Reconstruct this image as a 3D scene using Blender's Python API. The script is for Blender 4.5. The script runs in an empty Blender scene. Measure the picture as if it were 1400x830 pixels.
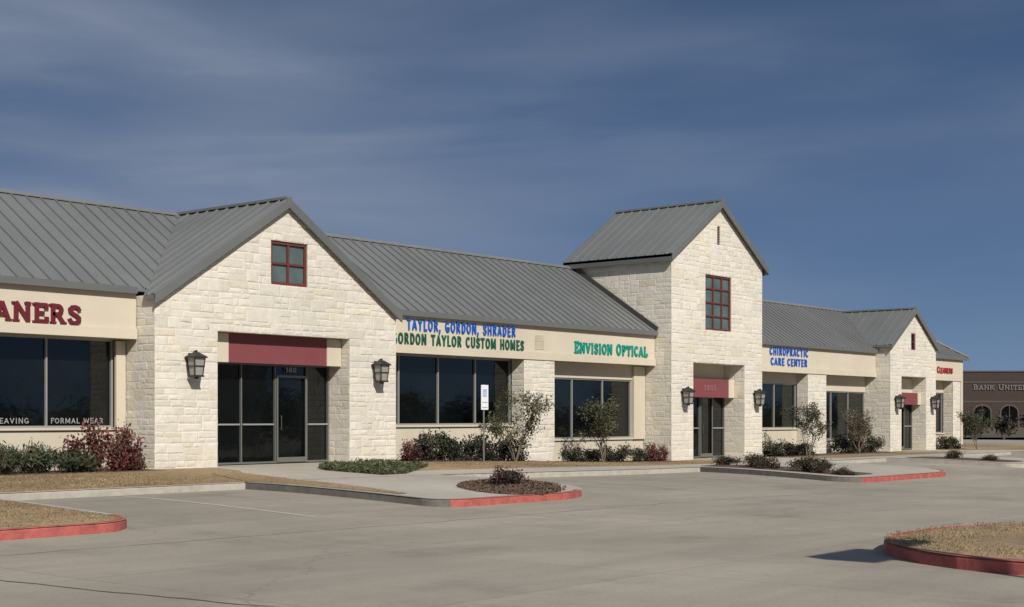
import bpy, math, random
from mathutils import Vector, noise
import bmesh
R=random.Random(7)
sc=bpy.context.scene
COL=sc.collection
# ---------------------------------------------------------------- helpers
class MB:
    def __init__(s): s.v=[];s.f=[];s.c=[];s.m=[]
    def poly(s,pts,c=(1,1,1),m=0):
        i=len(s.v); s.v+= [tuple(p) for p in pts]; s.f.append(tuple(range(i,i+len(pts)))); s.c.append(c); s.m.append(m)
    def box(s,x0,x1,y0,y1,z0,z1,c=(1,1,1),m=0):
        a=[(x0,y0,z0),(x1,y0,z0),(x1,y1,z0),(x0,y1,z0),(x0,y0,z1),(x1,y0,z1),(x1,y1,z1),(x0,y1,z1)]
        for q in ((0,3,2,1),(4,5,6,7),(0,1,5,4),(1,2,6,5),(2,3,7,6),(3,0,4,7)): s.poly([a[k] for k in q],c,m)
    def beam(s,p0,p1,side,up,w,h,c=(1,1,1),m=0):
        p0=Vector(p0);p1=Vector(p1);a=Vector(side).normalized()*w*.5;u=Vector(up).normalized()*h
        A=[p0-a,p0+a,p0+a+u,p0-a+u];B=[p1-a,p1+a,p1+a+u,p1-a+u]
        s.poly(A[::-1],c,m);s.poly(B,c,m)
        for k in range(4):
            l=(k+1)%4; s.poly([A[k],A[l],B[l],B[k]],c,m)
    def slab(s,pts,t,c=(1,1,1),m=0):
        top=[Vector(p) for p in pts]; bot=[p-Vector((0,0,t)) for p in top]
        s.poly(top,c,m);s.poly(bot[::-1],c,m)
        n=len(top)
        for k in range(n):
            l=(k+1)%n; s.poly([top[k],bot[k],bot[l],top[l]],c,m)
    def tube(s,pts,rads,n=6,c=(1,1,1),m=0):
        rings=[]
        for i,p in enumerate(pts):
            p=Vector(p); d=(Vector(pts[min(i+1,len(pts)-1)])-Vector(pts[max(i-1,0)])).normalized()
            a=d.cross(Vector((.3,.9,.1))).normalized(); b=d.cross(a)
            rings.append([p+(a*math.cos(6.2832*k/n)+b*math.sin(6.2832*k/n))*rads[i] for k in range(n)])
        for i in range(len(rings)-1):
            for k in range(n):
                l=(k+1)%n; s.poly([rings[i][k],rings[i][l],rings[i+1][l],rings[i+1][k]],c,m)
        s.poly(rings[0][::-1],c,m); s.poly(rings[-1],c,m)
    def mesh(s,name,mats):
        me=bpy.data.meshes.new(name); me.from_pydata(s.v,[],s.f)
        for mt in mats: me.materials.append(mt)
        me.polygons.foreach_set('material_index',s.m)
        at=me.attributes.new('tint','FLOAT_COLOR','CORNER')
        buf=[]
        for f,c in zip(s.f,s.c): buf+= [c[0],c[1],c[2],1.0]*len(f)
        at.data.foreach_set('color',buf); me.update(); return me
    def obj(s,name,mats,parent=None,loc=(0,0,0),fix=False,**kw):
        if not isinstance(mats,(list,tuple)): mats=[mats]
        me=s.mesh(name,mats)
        if fix:
            bm=bmesh.new();bm.from_mesh(me);bmesh.ops.recalc_face_normals(bm,faces=bm.faces);bm.to_mesh(me);bm.free()
        o=bpy.data.objects.new(name,me); COL.objects.link(o); o.location=loc
        if parent: o.parent=parent
        for k,v in kw.items(): o[k]=v
        return o
def empty(name,loc,rotz=0,**kw):
    o=bpy.data.objects.new(name,None); COL.objects.link(o); o.location=loc; o.rotation_euler=(0,0,rotz); o.empty_display_size=.3
    for k,v in kw.items(): o[k]=v
    return o
def sm(a,b,x):
    t=max(0,min(1,(x-a)/(b-a))); return t*t*(3-2*t)
def lotz(x,y): return -.5+.25*sm(14,24,y)-.16*sm(22,40,x)
def bz(x): return -.33*sm(30,46,x)
def topz(x,y):
    k=lotz(x,min(y,24.2))+.15
    if y<=24.2: return k
    t=min(1,(y-24.2)/5); return k+(bz(x)-k)*t
# ---------------------------------------------------------------- materials
def mat(name,base=(.5,.5,.5),rough=.8,metal=0,spec=.5,noise_amt=.15,nscale=3,bump=.0,bscale=40,tint=False,detail=6,stretch=None,big=0,bdist=.02):
    m=bpy.data.materials.new(name); m.use_nodes=True; nt=m.node_tree; N=nt.nodes; L=nt.links
    b=N['Principled BSDF']; b.inputs['Roughness'].default_value=rough; b.inputs['Metallic'].default_value=metal
    b.inputs['Specular IOR Level'].default_value=spec
    tc=N.new('ShaderNodeTexCoord'); mp=N.new('ShaderNodeMapping'); L.new(tc.outputs['Object'],mp.inputs[0])
    if stretch: mp.inputs['Scale'].default_value=stretch
    n=N.new('ShaderNodeTexNoise'); n.inputs['Scale'].default_value=nscale; n.inputs['Detail'].default_value=detail; n.inputs['Roughness'].default_value=.65
    L.new(mp.outputs[0],n.inputs['Vector'])
    mr=N.new('ShaderNodeMapRange'); mr.inputs[1].default_value=.25; mr.inputs[2].default_value=.75
    mr.inputs[3].default_value=1-noise_amt; mr.inputs[4].default_value=1+noise_amt; L.new(n.outputs[0],mr.inputs[0])
    vm=N.new('ShaderNodeVectorMath'); vm.operation='SCALE'; vm.inputs[0].default_value=base; L.new(mr.outputs[0],vm.inputs['Scale'])
    out=vm.outputs[0]
    if big:
        n3=N.new('ShaderNodeTexNoise'); n3.inputs['Scale'].default_value=.25; n3.inputs['Detail'].default_value=4; L.new(mp.outputs[0],n3.inputs['Vector'])
        m3=N.new('ShaderNodeMapRange'); m3.inputs[1].default_value=.3;m3.inputs[2].default_value=.7;m3.inputs[3].default_value=1-big;m3.inputs[4].default_value=1+big;L.new(n3.outputs[0],m3.inputs[0])
        v3=N.new('ShaderNodeVectorMath');v3.operation='SCALE';L.new(out,v3.inputs[0]);L.new(m3.outputs[0],v3.inputs['Scale']);out=v3.outputs[0]
    if tint:
        at=N.new('ShaderNodeAttribute'); at.attribute_name='tint'
        v2=N.new('ShaderNodeVectorMath'); v2.operation='MULTIPLY'; L.new(out,v2.inputs[0]); L.new(at.outputs['Color'],v2.inputs[1]); out=v2.outputs[0]
    L.new(out,b.inputs['Base Color'])
    if bump:
        n2=N.new('ShaderNodeTexNoise'); n2.inputs['Scale'].default_value=bscale; n2.inputs['Detail'].default_value=5; L.new(mp.outputs[0],n2.inputs['Vector'])
        bp=N.new('ShaderNodeBump'); bp.inputs['Strength'].default_value=bump; bp.inputs['Distance'].default_value=bdist; L.new(n2.outputs[0],bp.inputs['Height']); L.new(bp.outputs[0],b.inputs['Normal'])
    return m
M_stone=mat('limestone',(.60,.565,.49),.9,noise_amt=.11,nscale=5,bump=.6,bscale=11,tint=True,big=.04)
M_stucco=mat('cream_stucco',(.54,.48,.375),.9,noise_amt=.05,nscale=1.5,bump=.25,bscale=60,big=.06)
M_roof=mat('grey_metal_roof',(.172,.176,.170),.5,metal=.2,noise_amt=.08,nscale=.8,tint=True,big=.09)
M_fascia=mat('grey_fascia',(.12,.124,.12),.5,noise_amt=.05)
M_glass=mat('dark_glass',(.003,.0038,.0038),.05,spec=.55,noise_amt=.95,nscale=.55,bump=.10,bscale=.9,detail=3,bdist=.1)
M_glassup=mat('sky_reflection_glass',(.085,.115,.11),.08,spec=.6,noise_amt=.4,nscale=1.2)  # sky reflection in the upper panes, put into a paler base colour
M_alu=mat('pale_aluminium',(.34,.34,.32),.4,metal=.3,noise_amt=.04)
M_dalu=mat('dull_aluminium',(.16,.16,.145),.45,metal=.3,noise_amt=.04)
M_dkframe=mat('dark_bronze_frame',(.05,.045,.04),.5)
M_redframe=mat('maroon_frame',(.12,.028,.024),.6,noise_amt=.08)
M_redpanel=mat('maroon_panel',(.18,.045,.05),.7,noise_amt=.08,nscale=2)
M_conc=mat('walkway_concrete',(.39,.35,.285),.9,noise_amt=.10,nscale=2.5,bump=.2,bscale=50,big=.12)
M_kerb=mat('kerb_concrete',(.38,.35,.295),.9,noise_amt=.2,nscale=4,bump=.3,bscale=40)
M_dkerb=mat('shaded_kerb_concrete',(.13,.12,.105),.9,noise_amt=.35,nscale=4,bump=.3,bscale=40)  # shade on left-facing kerb faces, put into a darker colour
M_redkerb=mat('red_painted_kerb',(.36,.09,.075),.75,noise_amt=.42,nscale=5,bump=.3,bscale=30)
M_grass=mat('dormant_grass',(.27,.19,.10),.95,noise_amt=.38,nscale=5,bump=.9,bscale=45,big=.28,detail=9)
M_blade=mat('dormant_blades',(.27,.195,.105),.9,noise_amt=.2,tint=True)
M_far=mat('far_grass',(.2,.165,.09),.95,noise_amt=.3,nscale=.2,big=.2)
M_mulch=mat('bark_mulch',(.095,.06,.04),.95,noise_amt=.5,nscale=18,bump=1,bscale=50)
M_paint=mat('faded_white_paint',(.46,.44,.40),.8,noise_amt=.25,nscale=8)
M_tar=mat('tar_joint',(.11,.10,.09),.8,noise_amt=.3,nscale=8)
M_leaf=mat('foliage',(1,1,1),.6,spec=.25,noise_amt=.15,nscale=6,tint=True)
M_bark=mat('bark',(.16,.13,.10),.9,noise_amt=.25,nscale=20)
M_black=mat('black_iron',(.02,.018,.016),.5)
M_lampglass=mat('seeded_glass',(.28,.27,.24),.25,noise_amt=.2,nscale=15)
M_galv=mat('galvanised_steel',(.25,.25,.25),.4,metal=.6)
M_white=mat('white_sign_paint',(.72,.72,.72),.5,noise_amt=.02)
M_bluesign=mat('faded_sign_blue',(.28,.38,.58),.5,noise_amt=.02)
M_tred=mat('red_letters',(.125,.012,.018),.45,noise_amt=.05)
M_tred2=mat('bright_red_letters',(.30,.02,.03),.45,noise_amt=.05)
M_tblue=mat('blue_letters',(.010,.095,.43),.45,noise_amt=.05)
M_tgreen=mat('green_letters',(.008,.09,.05),.5,noise_amt=.05)
M_tteal=mat('teal_letters',(.0,.26,.19),.45,noise_amt=.05)
M_twhite=mat('white_letters',(.30,.30,.29),.5,noise_amt=.02)
M_tbank=mat('dull_white_letters',(.14,.135,.13),.6,noise_amt=.02)
M_tdark=mat('faded_pink_letters',(.27,.13,.13),.6,noise_amt=.02)
M_brick=mat('brown_brick',(.042,.027,.022),.9,noise_amt=.2,nscale=3)
M_band=mat('tan_stone_band',(.075,.06,.05),.9)
M_vent=mat('vent_cream',(.44,.38,.29),.9)
def lotmat():
    m=bpy.data.materials.new('lot_concrete'); m.use_nodes=True; nt=m.node_tree; N=nt.nodes; L=nt.links
    b=N['Principled BSDF']; b.inputs['Roughness'].default_value=.85; b.inputs['Specular IOR Level'].default_value=.3
    tc=N.new('ShaderNodeTexCoord'); V=tc.outputs['Object']
    def noi(scale,det,lo,hi,a,bb,st=(1,1,1),rot=0,off=0):
        mp=N.new('ShaderNodeMapping'); mp.inputs['Scale'].default_value=st; mp.inputs['Rotation'].default_value=(0,0,rot); mp.inputs['Location'].default_value=(off,off,0); L.new(V,mp.inputs[0])
        n=N.new('ShaderNodeTexNoise'); n.inputs['Scale'].default_value=scale;n.inputs['Detail'].default_value=det;n.inputs['Roughness'].default_value=.6;L.new(mp.outputs[0],n.inputs['Vector'])
        r=N.new('ShaderNodeMapRange'); r.inputs[1].default_value=lo;r.inputs[2].default_value=hi;r.inputs[3].default_value=a;r.inputs[4].default_value=bb;L.new(n.outputs[0],r.inputs[0]); return r.outputs[0]
    def mul(a,c):
        x=N.new('ShaderNodeMath');x.operation='MULTIPLY';L.new(a,x.inputs[0]);L.new(c,x.inputs[1]);return x.outputs[0]
    a=noi(.16,5,.3,.7,.85,1.11)
    c=noi(1.0,6,.35,.7,1.06,.88,(.25,1.2,1))
    d=noi(22,3,.3,.7,.91,1.09)
    e=noi(.5,8,.56,.72,1,.80)
    f2=noi(1.6,7,.55,.70,1,.88,(1,.35,1),.5,7)
    g2=noi(4,4,.62,.76,1,.82,(1,1,1),0,3)
    br=N.new('ShaderNodeTexBrick'); br.offset=0; br.inputs['Scale'].default_value=1; br.inputs['Brick Width'].default_value=4.6; br.inputs['Row Height'].default_value=4.6; br.inputs['Mortar Size'].default_value=.013
    br.inputs['Color1'].default_value=(1,1,1,1);br.inputs['Color2'].default_value=(.92,.92,.935,1);br.inputs['Mortar'].default_value=(.7,.68,.64,1); L.new(V,br.inputs['Vector'])
    vo=N.new('ShaderNodeTexVoronoi'); vo.feature='DISTANCE_TO_EDGE'; vo.inputs['Scale'].default_value=.12
    mpn=N.new('ShaderNodeTexNoise'); mpn.inputs['Scale'].default_value=.8; mpn.inputs['Detail'].default_value=6; L.new(V,mpn.inputs['Vector'])
    mx=N.new('ShaderNodeVectorMath');mx.operation='MULTIPLY_ADD'; L.new(mpn.outputs['Color'],mx.inputs[0]); mx.inputs[1].default_value=(1.6,1.6,1.6); L.new(V,mx.inputs[2]); L.new(mx.outputs[0],vo.inputs['Vector'])
    cr=N.new('ShaderNodeMapRange'); cr.inputs[1].default_value=0;cr.inputs[2].default_value=.003;cr.inputs[3].default_value=.75;cr.inputs[4].default_value=1;L.new(vo.outputs['Distance'],cr.inputs[0])
    t=mul(mul(mul(mul(mul(mul(a,c),d),e),f2),g2),cr.outputs[0])
    v=N.new('ShaderNodeVectorMath');v.operation='SCALE';L.new(br.outputs['Color'],v.inputs[0]);L.new(t,v.inputs['Scale'])
    v2=N.new('ShaderNodeVectorMath');v2.operation='MULTIPLY';L.new(v.outputs[0],v2.inputs[0]);v2.inputs[1].default_value=(.328,.289,.226);L.new(v2.outputs[0],b.inputs['Base Color'])
    return m
M_lot=lotmat()
# ---------------------------------------------------------------- ground sheets
def grid(name,x0,x1,y0,y1,zf,mt,st=1.0,**kw):
    xs=sorted(set([x0,x1]+[float(i) for i in range(math.ceil(x0),math.floor(x1)+1)]))
    ys=sorted(set([y0,y1]+[float(i) for i in range(math.ceil(y0),math.floor(y1)+1)]+([24.2] if y0<24.2<y1 else [])))
    v=[(x,y,zf(x,y)) for y in ys for x in xs]; n=len(xs)
    f=[(j*n+i,j*n+i+1,(j+1)*n+i+1,(j+1)*n+i) for j in range(len(ys)-1) for i in range(n-1)]
    me=bpy.data.meshes.new(name); me.from_pydata(v,[],f); me.materials.append(mt)
    o=bpy.data.objects.new(name,me); COL.objects.link(o)
    for k,q in kw.items(): o[k]=q
    return o
def sheet(name,poly,zf,mt,**kw):
    bm=bmesh.new(); vs=[bm.verts.new((p[0],p[1],0)) for p in poly]; bm.faces.new(vs)
    xs=[p[0] for p in poly]; ys=[p[1] for p in poly]
    for i in range(math.ceil(min(xs)),math.floor(max(xs))+1):
        bmesh.ops.bisect_plane(bm,geom=bm.verts[:]+bm.edges[:]+bm.faces[:],plane_co=(i,0,0),plane_no=(1,0,0))
    for i in [float(k) for k in range(math.ceil(min(ys)),math.floor(max(ys))+1)]+[24.2]:
        bmesh.ops.bisect_plane(bm,geom=bm.verts[:]+bm.edges[:]+bm.faces[:],plane_co=(0,i,0),plane_no=(0,1,0))
    for v in bm.verts: v.co.z=zf(v.co.x,v.co.y)
    bmesh.ops.recalc_face_normals(bm,faces=bm.faces)
    bm.faces.ensure_lookup_table()
    if bm.faces and bm.faces[0].normal.z<0: bmesh.ops.reverse_faces(bm,faces=bm.faces)
    me=bpy.data.meshes.new(name); bm.to_mesh(me); bm.free(); me.materials.append(mt)
    o=bpy.data.objects.new(name,me); COL.objects.link(o)
    for k,q in kw.items(): o[k]=q
    return o
def rp(pts,closed=False):
    out=[];n=len(pts)
    for i,p in enumerate(pts):
        r=p[2] if len(p)>2 else 0
        P=Vector(p[:2])
        if r==0 or (not closed and i in (0,n-1)): out.append(tuple(P)); continue
        A=(Vector(pts[i-1][:2])-P).normalized(); B=(Vector(pts[(i+1)%n][:2])-P).normalized()
        ang=A.angle(B); d=r/math.tan(ang/2); s=P+A*d; e=P+B*d; c=P+(A+B).normalized()*(r/math.sin(ang/2))
        a0=math.atan2(s.y-c.y,s.x-c.x); a1=math.atan2(e.y-c.y,e.x-c.x); da=(a1-a0+math.pi)%(2*math.pi)-math.pi
        for k in range(9):
            a=a0+da*k/8; out.append((c.x+r*math.cos(a),c.y+r*math.sin(a)))
    return out
def kerb(name,pts,mt,side=1,closed=False,w=.15,tz=topz,dz=.006):
    P=[]
    q=list(pts)+([pts[0]] if closed else [])
    for a,b in zip(q[:-1],q[1:]):
        a=Vector(a[:2]);b=Vector(b[:2]);n=max(1,int((b-a).length/.6))
        for k in range(n): P.append(a+(b-a)*k/n)
    if not closed: P.append(Vector(q[-1][:2]))
    m=MB();rings=[];n=len(P)
    for i,p in enumerate(P):
        pa=P[i-1] if (i>0 or closed) else p; pb=P[(i+1)%n] if (i<n-1 or closed) else p
        d=(pb-pa).normalized(); nn=Vector((-d.y,d.x))*side
        t=tz(p.x,p.y)+dz; lo=lotz(p.x,p.y)-.06
        o=p; c=p+nn*.035; i2=p+nn*w
        rings.append([(o.x,o.y,lo),(o.x,o.y,t-.035),(c.x,c.y,t),(i2.x,i2.y,t),(i2.x,i2.y,lo)])
    for i in range(n if closed else n-1):
        A=rings[i];B=rings[(i+1)%n]
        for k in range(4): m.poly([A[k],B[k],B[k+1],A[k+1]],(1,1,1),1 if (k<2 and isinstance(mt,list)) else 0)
    if not closed: m.poly(rings[0]);m.poly(rings[-1])
    return m.obj(name,mt,fix=True,kind='structure')
off=lambda f,d:(lambda x,y:f(x,y)+d)
g=MB(); g.poly([(-1500,-1500,-.72),(2500,-1500,-.72),(2500,2500,-.72),(-1500,2500,-.72)]); g.obj('ground',M_far,kind='structure')
grid('parking_lot',-25,112,-22,46,lotz,M_lot,kind='structure')
grid('lawn',-12,88,24.2,45,topz,M_grass,kind='structure')
PA=rp([(5,24.2),(5,18.1,1),(13.3,18.1,1.1),(13.6,24.2)])
PC=rp([(20.2,24.2),(19.95,18.1,.6),(26.0,18.1,2.8),(26.4,24.2)])
PD=rp([(38.8,24.2),(37.4,18.2,.8),(46,18.2,2.6),(46,24.2)])
PF=rp([(52.5,24.2),(52.5,18.8,.8),(58,18.8,2.4),(58,24.2)])
PG=rp([(66,24.2),(66,17,2),(88,17,2),(88,24.2)])
sheet('lawn_peninsula',PA,topz,M_grass,kind='structure')
sheet('walkway_peninsula',PC,topz,M_conc,kind='structure')
sheet('walkway_peninsula',PD,topz,M_conc,kind='structure')
sheet('walkway_peninsula',PF,topz,M_conc,kind='structure')
sheet('lawn_peninsula',PG,topz,M_grass,kind='structure')
w4=off(topz,.004); w8=off(topz,.009)
sheet('walkway',[(24.8,24.2),(66,24.2),(66,25.8),(24.95,25.8)],w4,M_conc,kind='structure')
sheet('walkway',[(20.4,24.2),(24.8,24.2),(25.4,27.6),(23.2,28)],w4,M_conc,kind='structure')
sheet('walkway',[(23.2,28),(25.4,27.6),(28.9,29.2),(28.9,30.98),(24.1,30.98)],w4,M_conc,kind='structure')
sheet('walkway',[(46.2,25.8),(52,25.8),(52,31),(47.6,31)],w4,M_conc,kind='structure')
sheet('walkway',[(66,24.2),(70,24.2),(70,31),(66.5,31)],w4,M_conc,kind='structure')
WEDGE=[(20.28,19.6),(20.55,19.65),(21.75,24.2),(22.9,28.2),(21.8,27.4),(20.3,24.2)]
sheet('lawn_strip',WEDGE,w8,M_grass,kind='structure')
kerb('kerb',[(-12,24.2),(5,24.2)],M_kerb)
kerb('red_kerb',PA[1:-1],M_redkerb)
kerb('kerb',[PA[-2],(13.6,24.2),(20.2,24.2)],M_kerb)
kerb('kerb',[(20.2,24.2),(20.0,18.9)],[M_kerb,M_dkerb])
ip=[p for p in PC[1:-1]]
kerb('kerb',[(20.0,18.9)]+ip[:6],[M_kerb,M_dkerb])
kerb('red_kerb',ip[5:13],M_redkerb)
kerb('kerb',ip[12:]+[(26.4,24.2),(38.8,24.2)],M_kerb)
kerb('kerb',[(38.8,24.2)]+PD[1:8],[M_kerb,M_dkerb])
kerb('red_kerb',PD[7:16],M_redkerb)
kerb('kerb',PD[15:]+[(52.5,24.2)]+PF[1:],M_kerb)
kerb('kerb',[(58,24.2),(66,24.2)]+PG[1:],M_kerb)
BC=Vector((24.0,19.8)); fa=Vector((.7716,.6361)); ra=Vector((.6361,-.7716))
def bedpt(k,n=28,s=1): 
    a=6.2832*k/n; p=BC+fa*2.25*s*math.cos(a)+ra*1.15*s*math.sin(a)*(1+.05*math.sin(3*a)); return (p.x,p.y)
def bedz(x,y):
    d=Vector((x,y))-BC; q=(d.dot(fa)/2.25)**2+(d.dot(ra)/1.15)**2
    return topz(x,y)+.012+.07*max(0,1-q)
sheet('mulch_bed',[bedpt(k) for k in range(28)],bedz,M_mulch,kind='structure')
DB=rp([(38.3,18.9,.5),(40.4,18.9,.5),(41.6,24.8,.4),(39.6,24.8,.4)],True)
sheet('mulch_bed',DB,w8,M_mulch,kind='structure')
sheet('mulch_bed',rp([(53.1,19.6,.5),(55.2,19.6,.5),(55.6,23.8,.5),(53.1,23.8,.5)],True),w8,M_mulch,kind='structure')
GC=[(24.95,24.7),(26.0,24.9),(29.5,27.4),(29.3,28.9),(28.0,29.0),(26.0,28.2),(25.2,27.0)]
sheet('mulch_bed',GC,w8,M_mulch,kind='structure')
sheet('mulch_bed',[(4,29.4),(22.0,29.4),(22.0,31.3),(4,31.3)],w4,M_mulch,kind='structure')
sheet('mulch_bed',[(31,29.2),(46,29.2),(46,31.3),(31,31.3)],w4,M_mulch,kind='structure')
sheet('mulch_bed',[(53.1,29),(65.4,29),(65.4,31.3),(53.1,31.3)],w4,M_mulch,kind='structure')
EX0,EX1,EY1=16.2,23.4,8.65
PE=rp([(EX0,-8,2),(EX1,-8,2),(EX1,EY1,3.4),(EX0,EY1,3.2)],True)
itz=lambda x,y:lotz(x,y)+.16
sheet('grass_island',PE,lambda x,y:itz(x,y)+.06*sm(0,2.5,min(x-EX0,EX1-x,EY1-y)),M_grass,kind='structure')
kerb('red_kerb',PE,M_redkerb,closed=True,w=.17,tz=itz)
l4=off(lotz,.005)
def line(x0,y0,x1,y1,w,mt,nm):
    d=Vector((x1-x0,y1-y0)).normalized();n=Vector((-d.y,d.x))*w/2
    sheet(nm,[(x0-n.x,y0-n.y),(x1-n.x,y1-n.y),(x1+n.x,y1+n.y),(x0+n.x,y0+n.y)],l4,mt,kind='structure')
line(16.75,18.2,16.85,24.1,.1,M_paint,'painted_line')
for x in (29.4,32.1,34.8): line(x,18.6,x+.1,24.1,.08,M_conc,'painted_line')
def crack(pts,w):
    m=MB();q=[]
    for a,b in zip(pts[:-1],pts[1:]):
        n=max(2,int(math.dist(a,b)/.25))
        for k in range(n):
            t=k/n; q.append((a[0]+(b[0]-a[0])*t,a[1]+(b[1]-a[1])*t))
    q=[(x+.05*noise.noise((x*1.7,y*1.7,1)),y+.08*noise.noise((x*1.3,y*1.3,5))) for x,y in q]
    for i in range(len(q)-1):
        a=Vector(q[i]);b=Vector(q[i+1]);d=(b-a).normalized();n=Vector((-d.y,d.x))*w*(.6+.6*abs(noise.noise((i*.3,0,0))))
        m.poly([(p.x,p.y,lotz(p.x,p.y)+.006) for p in (a-n,b-n,b+n,a+n)])
    m.obj('tar_joint',M_tar,kind='structure',fix=True)
crack([(8.4,15.5),(8.7,12.5),(9.2,8.5)],.02)
crack([(9,16.6),(20,16.3),(36,16.4)],.012)
# ---------------------------------------------------------------- stone wall generator
def clip(poly,a,b,c):
    out=[]
    for i in range(len(poly)):
        p=poly[i];q=poly[(i+1)%len(poly)];dp=a*p[0]+b*p[1]-c;dq=a*q[0]+b*q[1]-c
        if dp<=0: out.append(p)
        if dp*dq<0:
            t=dp/(dp-dq); out.append((p[0]+(q[0]-p[0])*t,p[1]+(q[1]-p[1])*t))
    return out
def stones(m,o,ud,nd,u0,u1,z0,z1,ops=(),planes=(),rnd=R,soft=1.0):
    o=Vector(o);ud=Vector(ud);nd=Vector(nd)
    br=sorted(set([z0,z1]+[z for op in ops for z in op[2:4] if z0<z<z1]))
    rows=[]
    for a,b in zip(br[:-1],br[1:]):
        z=a
        while z<b-.01:
            h=rnd.uniform(.28,.56)
            if b-z-h<.2: h=b-z if b-z<.58 else (b-z)/2
            rows.append((z,z+h)); z+=h
    def P(u,z,d): return o+ud*u+Vector((0,0,z))+nd*d
    for za,zb in rows:
        iv=[(u0,u1)]
        for op in ops:
            if za<op[3]-.005 and zb>op[2]+.005:
                nv=[]
                for a,b in iv:
                    if op[1]<=a or op[0]>=b: nv.append((a,b)); continue
                    if op[0]>a: nv.append((a,op[0]))
                    if op[1]<b: nv.append((op[1],b))
                iv=nv
        for a,b in iv:
            u=a
            while u<b-.005:
                w=rnd.uniform(.3,.95)
                if b-u-w<.25: w=b-u
                H=zb-za; n=1 if H<.26 and rnd.random()<.6 else (2 if H<.46 else rnd.choice((2,2,3)))
                if H<.4 and rnd.random()<.3: n=1
                cuts=[0]+sorted((k+rnd.uniform(-.25,.25))/n for k in range(1,n))+[1]
                cells=[]
                for i in range(n):
                    c0=za+H*cuts[i];c1=za+H*cuts[i+1]
                    if w>.45 and (n>1 and rnd.random()<.5 or c1-c0<w*.26):
                        k=u+w*rnd.uniform(.3,.7); cells+=[(u,k,c0,c1),(k,u+w,c0,c1)]
                    else: cells.append((u,u+w,c0,c1))
                for (ca,cb,cz,cy) in cells:
                    pg=[(ca,cz),(cb,cz),(cb,cy),(ca,cy)]
                    for pl in planes:
                        pg=clip(pg,*pl)
                        if len(pg)<3: break
                    if len(pg)<3: continue
                    mc=(.97,.955,.925); m.poly([P(x,z,0) for x,z in pg],mc)
                    cx=sum(p[0] for p in pg)/len(pg);cz2=sum(p[1] for p in pg)/len(pg)
                    ww=max(p[0] for p in pg)-min(p[0] for p in pg);hh=max(p[1] for p in pg)-min(p[1] for p in pg)
                    if ww<.07 or hh<.05: continue
                    gap=.006; d=rnd.uniform(.003,.014)*soft
                    base=[];fr=[]
                    for x,z in pg:
                        sx=(1-2*gap/ww);sz=(1-2*gap/hh)
                        jx=rnd.uniform(-.016,.016);jz=rnd.uniform(-.014,.014)
                        bx=cx+(x-cx)*sx+jx;bzz=cz2+(z-cz2)*sz+jz
                        base.append((bx,bzz)); fr.append((cx+(bx-cx)*(1-.045/ww),cz2+(bzz-cz2)*(1-.045/hh)))
                    v=rnd.uniform(.93,1.07); k=rnd.random()
                    c=(v,v*.99,v*.975) if k<.78 else ((v*.98,v*.94,v*.87) if k<.92 else (v*.93,v*.92,v*.90))
                    F=[P(x,z,d+rnd.uniform(-.004,.004)*soft) for x,z in fr];B=[P(x,z,0) for x,z in base]
                    ctr=P(cx+rnd.uniform(-.2,.2)*ww,cz2+rnd.uniform(-.2,.2)*hh,d+rnd.uniform(0,.009)*soft)
                    for i in range(len(F)):
                        j=(i+1)%len(F); m.poly([B[i],B[j],F[j],F[i]],c); m.poly([F[i],F[j],ctr],c)
                u+=w
SL=.655
bld=empty('commercial_building',(42,30,0),label='long limestone shop building with grey metal roof and gabled entrances',category='building')
BL=(-42,-30,0)
def part(m,name,mats,**kw): return m.obj(name,mats,parent=bld,loc=BL,**kw)
X_,Y_=(1,0,0),(0,1,0)
NX,NY=(-1,0,0),(0,-1,0)
def gable(xl,xr,yf,yb,zb,ze,apz,door,win,slot=None,rev=.5):
    m=MB(); cx=(xl+xr)/2
    pl=[(SL,1,apz+SL*cx),( -SL,1,apz-SL*cx)]
    ops=[door]+([win] if win else [])+([slot] if slot else [])
    stones(m,(0,yf,0),X_,NY,xl-.015,xr+.015,zb,apz,ops,pl)
    stones(m,(xl,0,0),Y_,NX,yf,yb,zb,ze,soft=.55)
    stones(m,(xr,0,0),Y_,(1,0,0),yf,yb,zb,ze)
    stones(m,(door[0],0,0),Y_,(1,0,0),yf,yf+rev,zb,door[3])
    stones(m,(door[1],0,0),Y_,(-1,0,0),yf,yf+rev,zb,door[3],soft=.55)
    m.poly([(door[0],yf,door[3]),(door[1],yf,door[3]),(door[1],yf+rev,door[3]),(door[0],yf+rev,door[3])],(.9,.88,.82))
    for w in [win,slot]:
        if not w: continue
        a,b,c,d=w;e=.12
        m.poly([(a,yf,c),(a,yf,d),(a,yf+e,d),(a,yf+e,c)]);m.poly([(b,yf,c),(b,yf,d),(b,yf+e,d),(b,yf+e,c)])
        m.poly([(a,yf,d),(b,yf,d),(b,yf+e,d),(a,yf+e,d)]);m.poly([(a,yf,c),(b,yf,c),(b,yf+e,c),(a,yf+e,c)])
    return m
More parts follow.
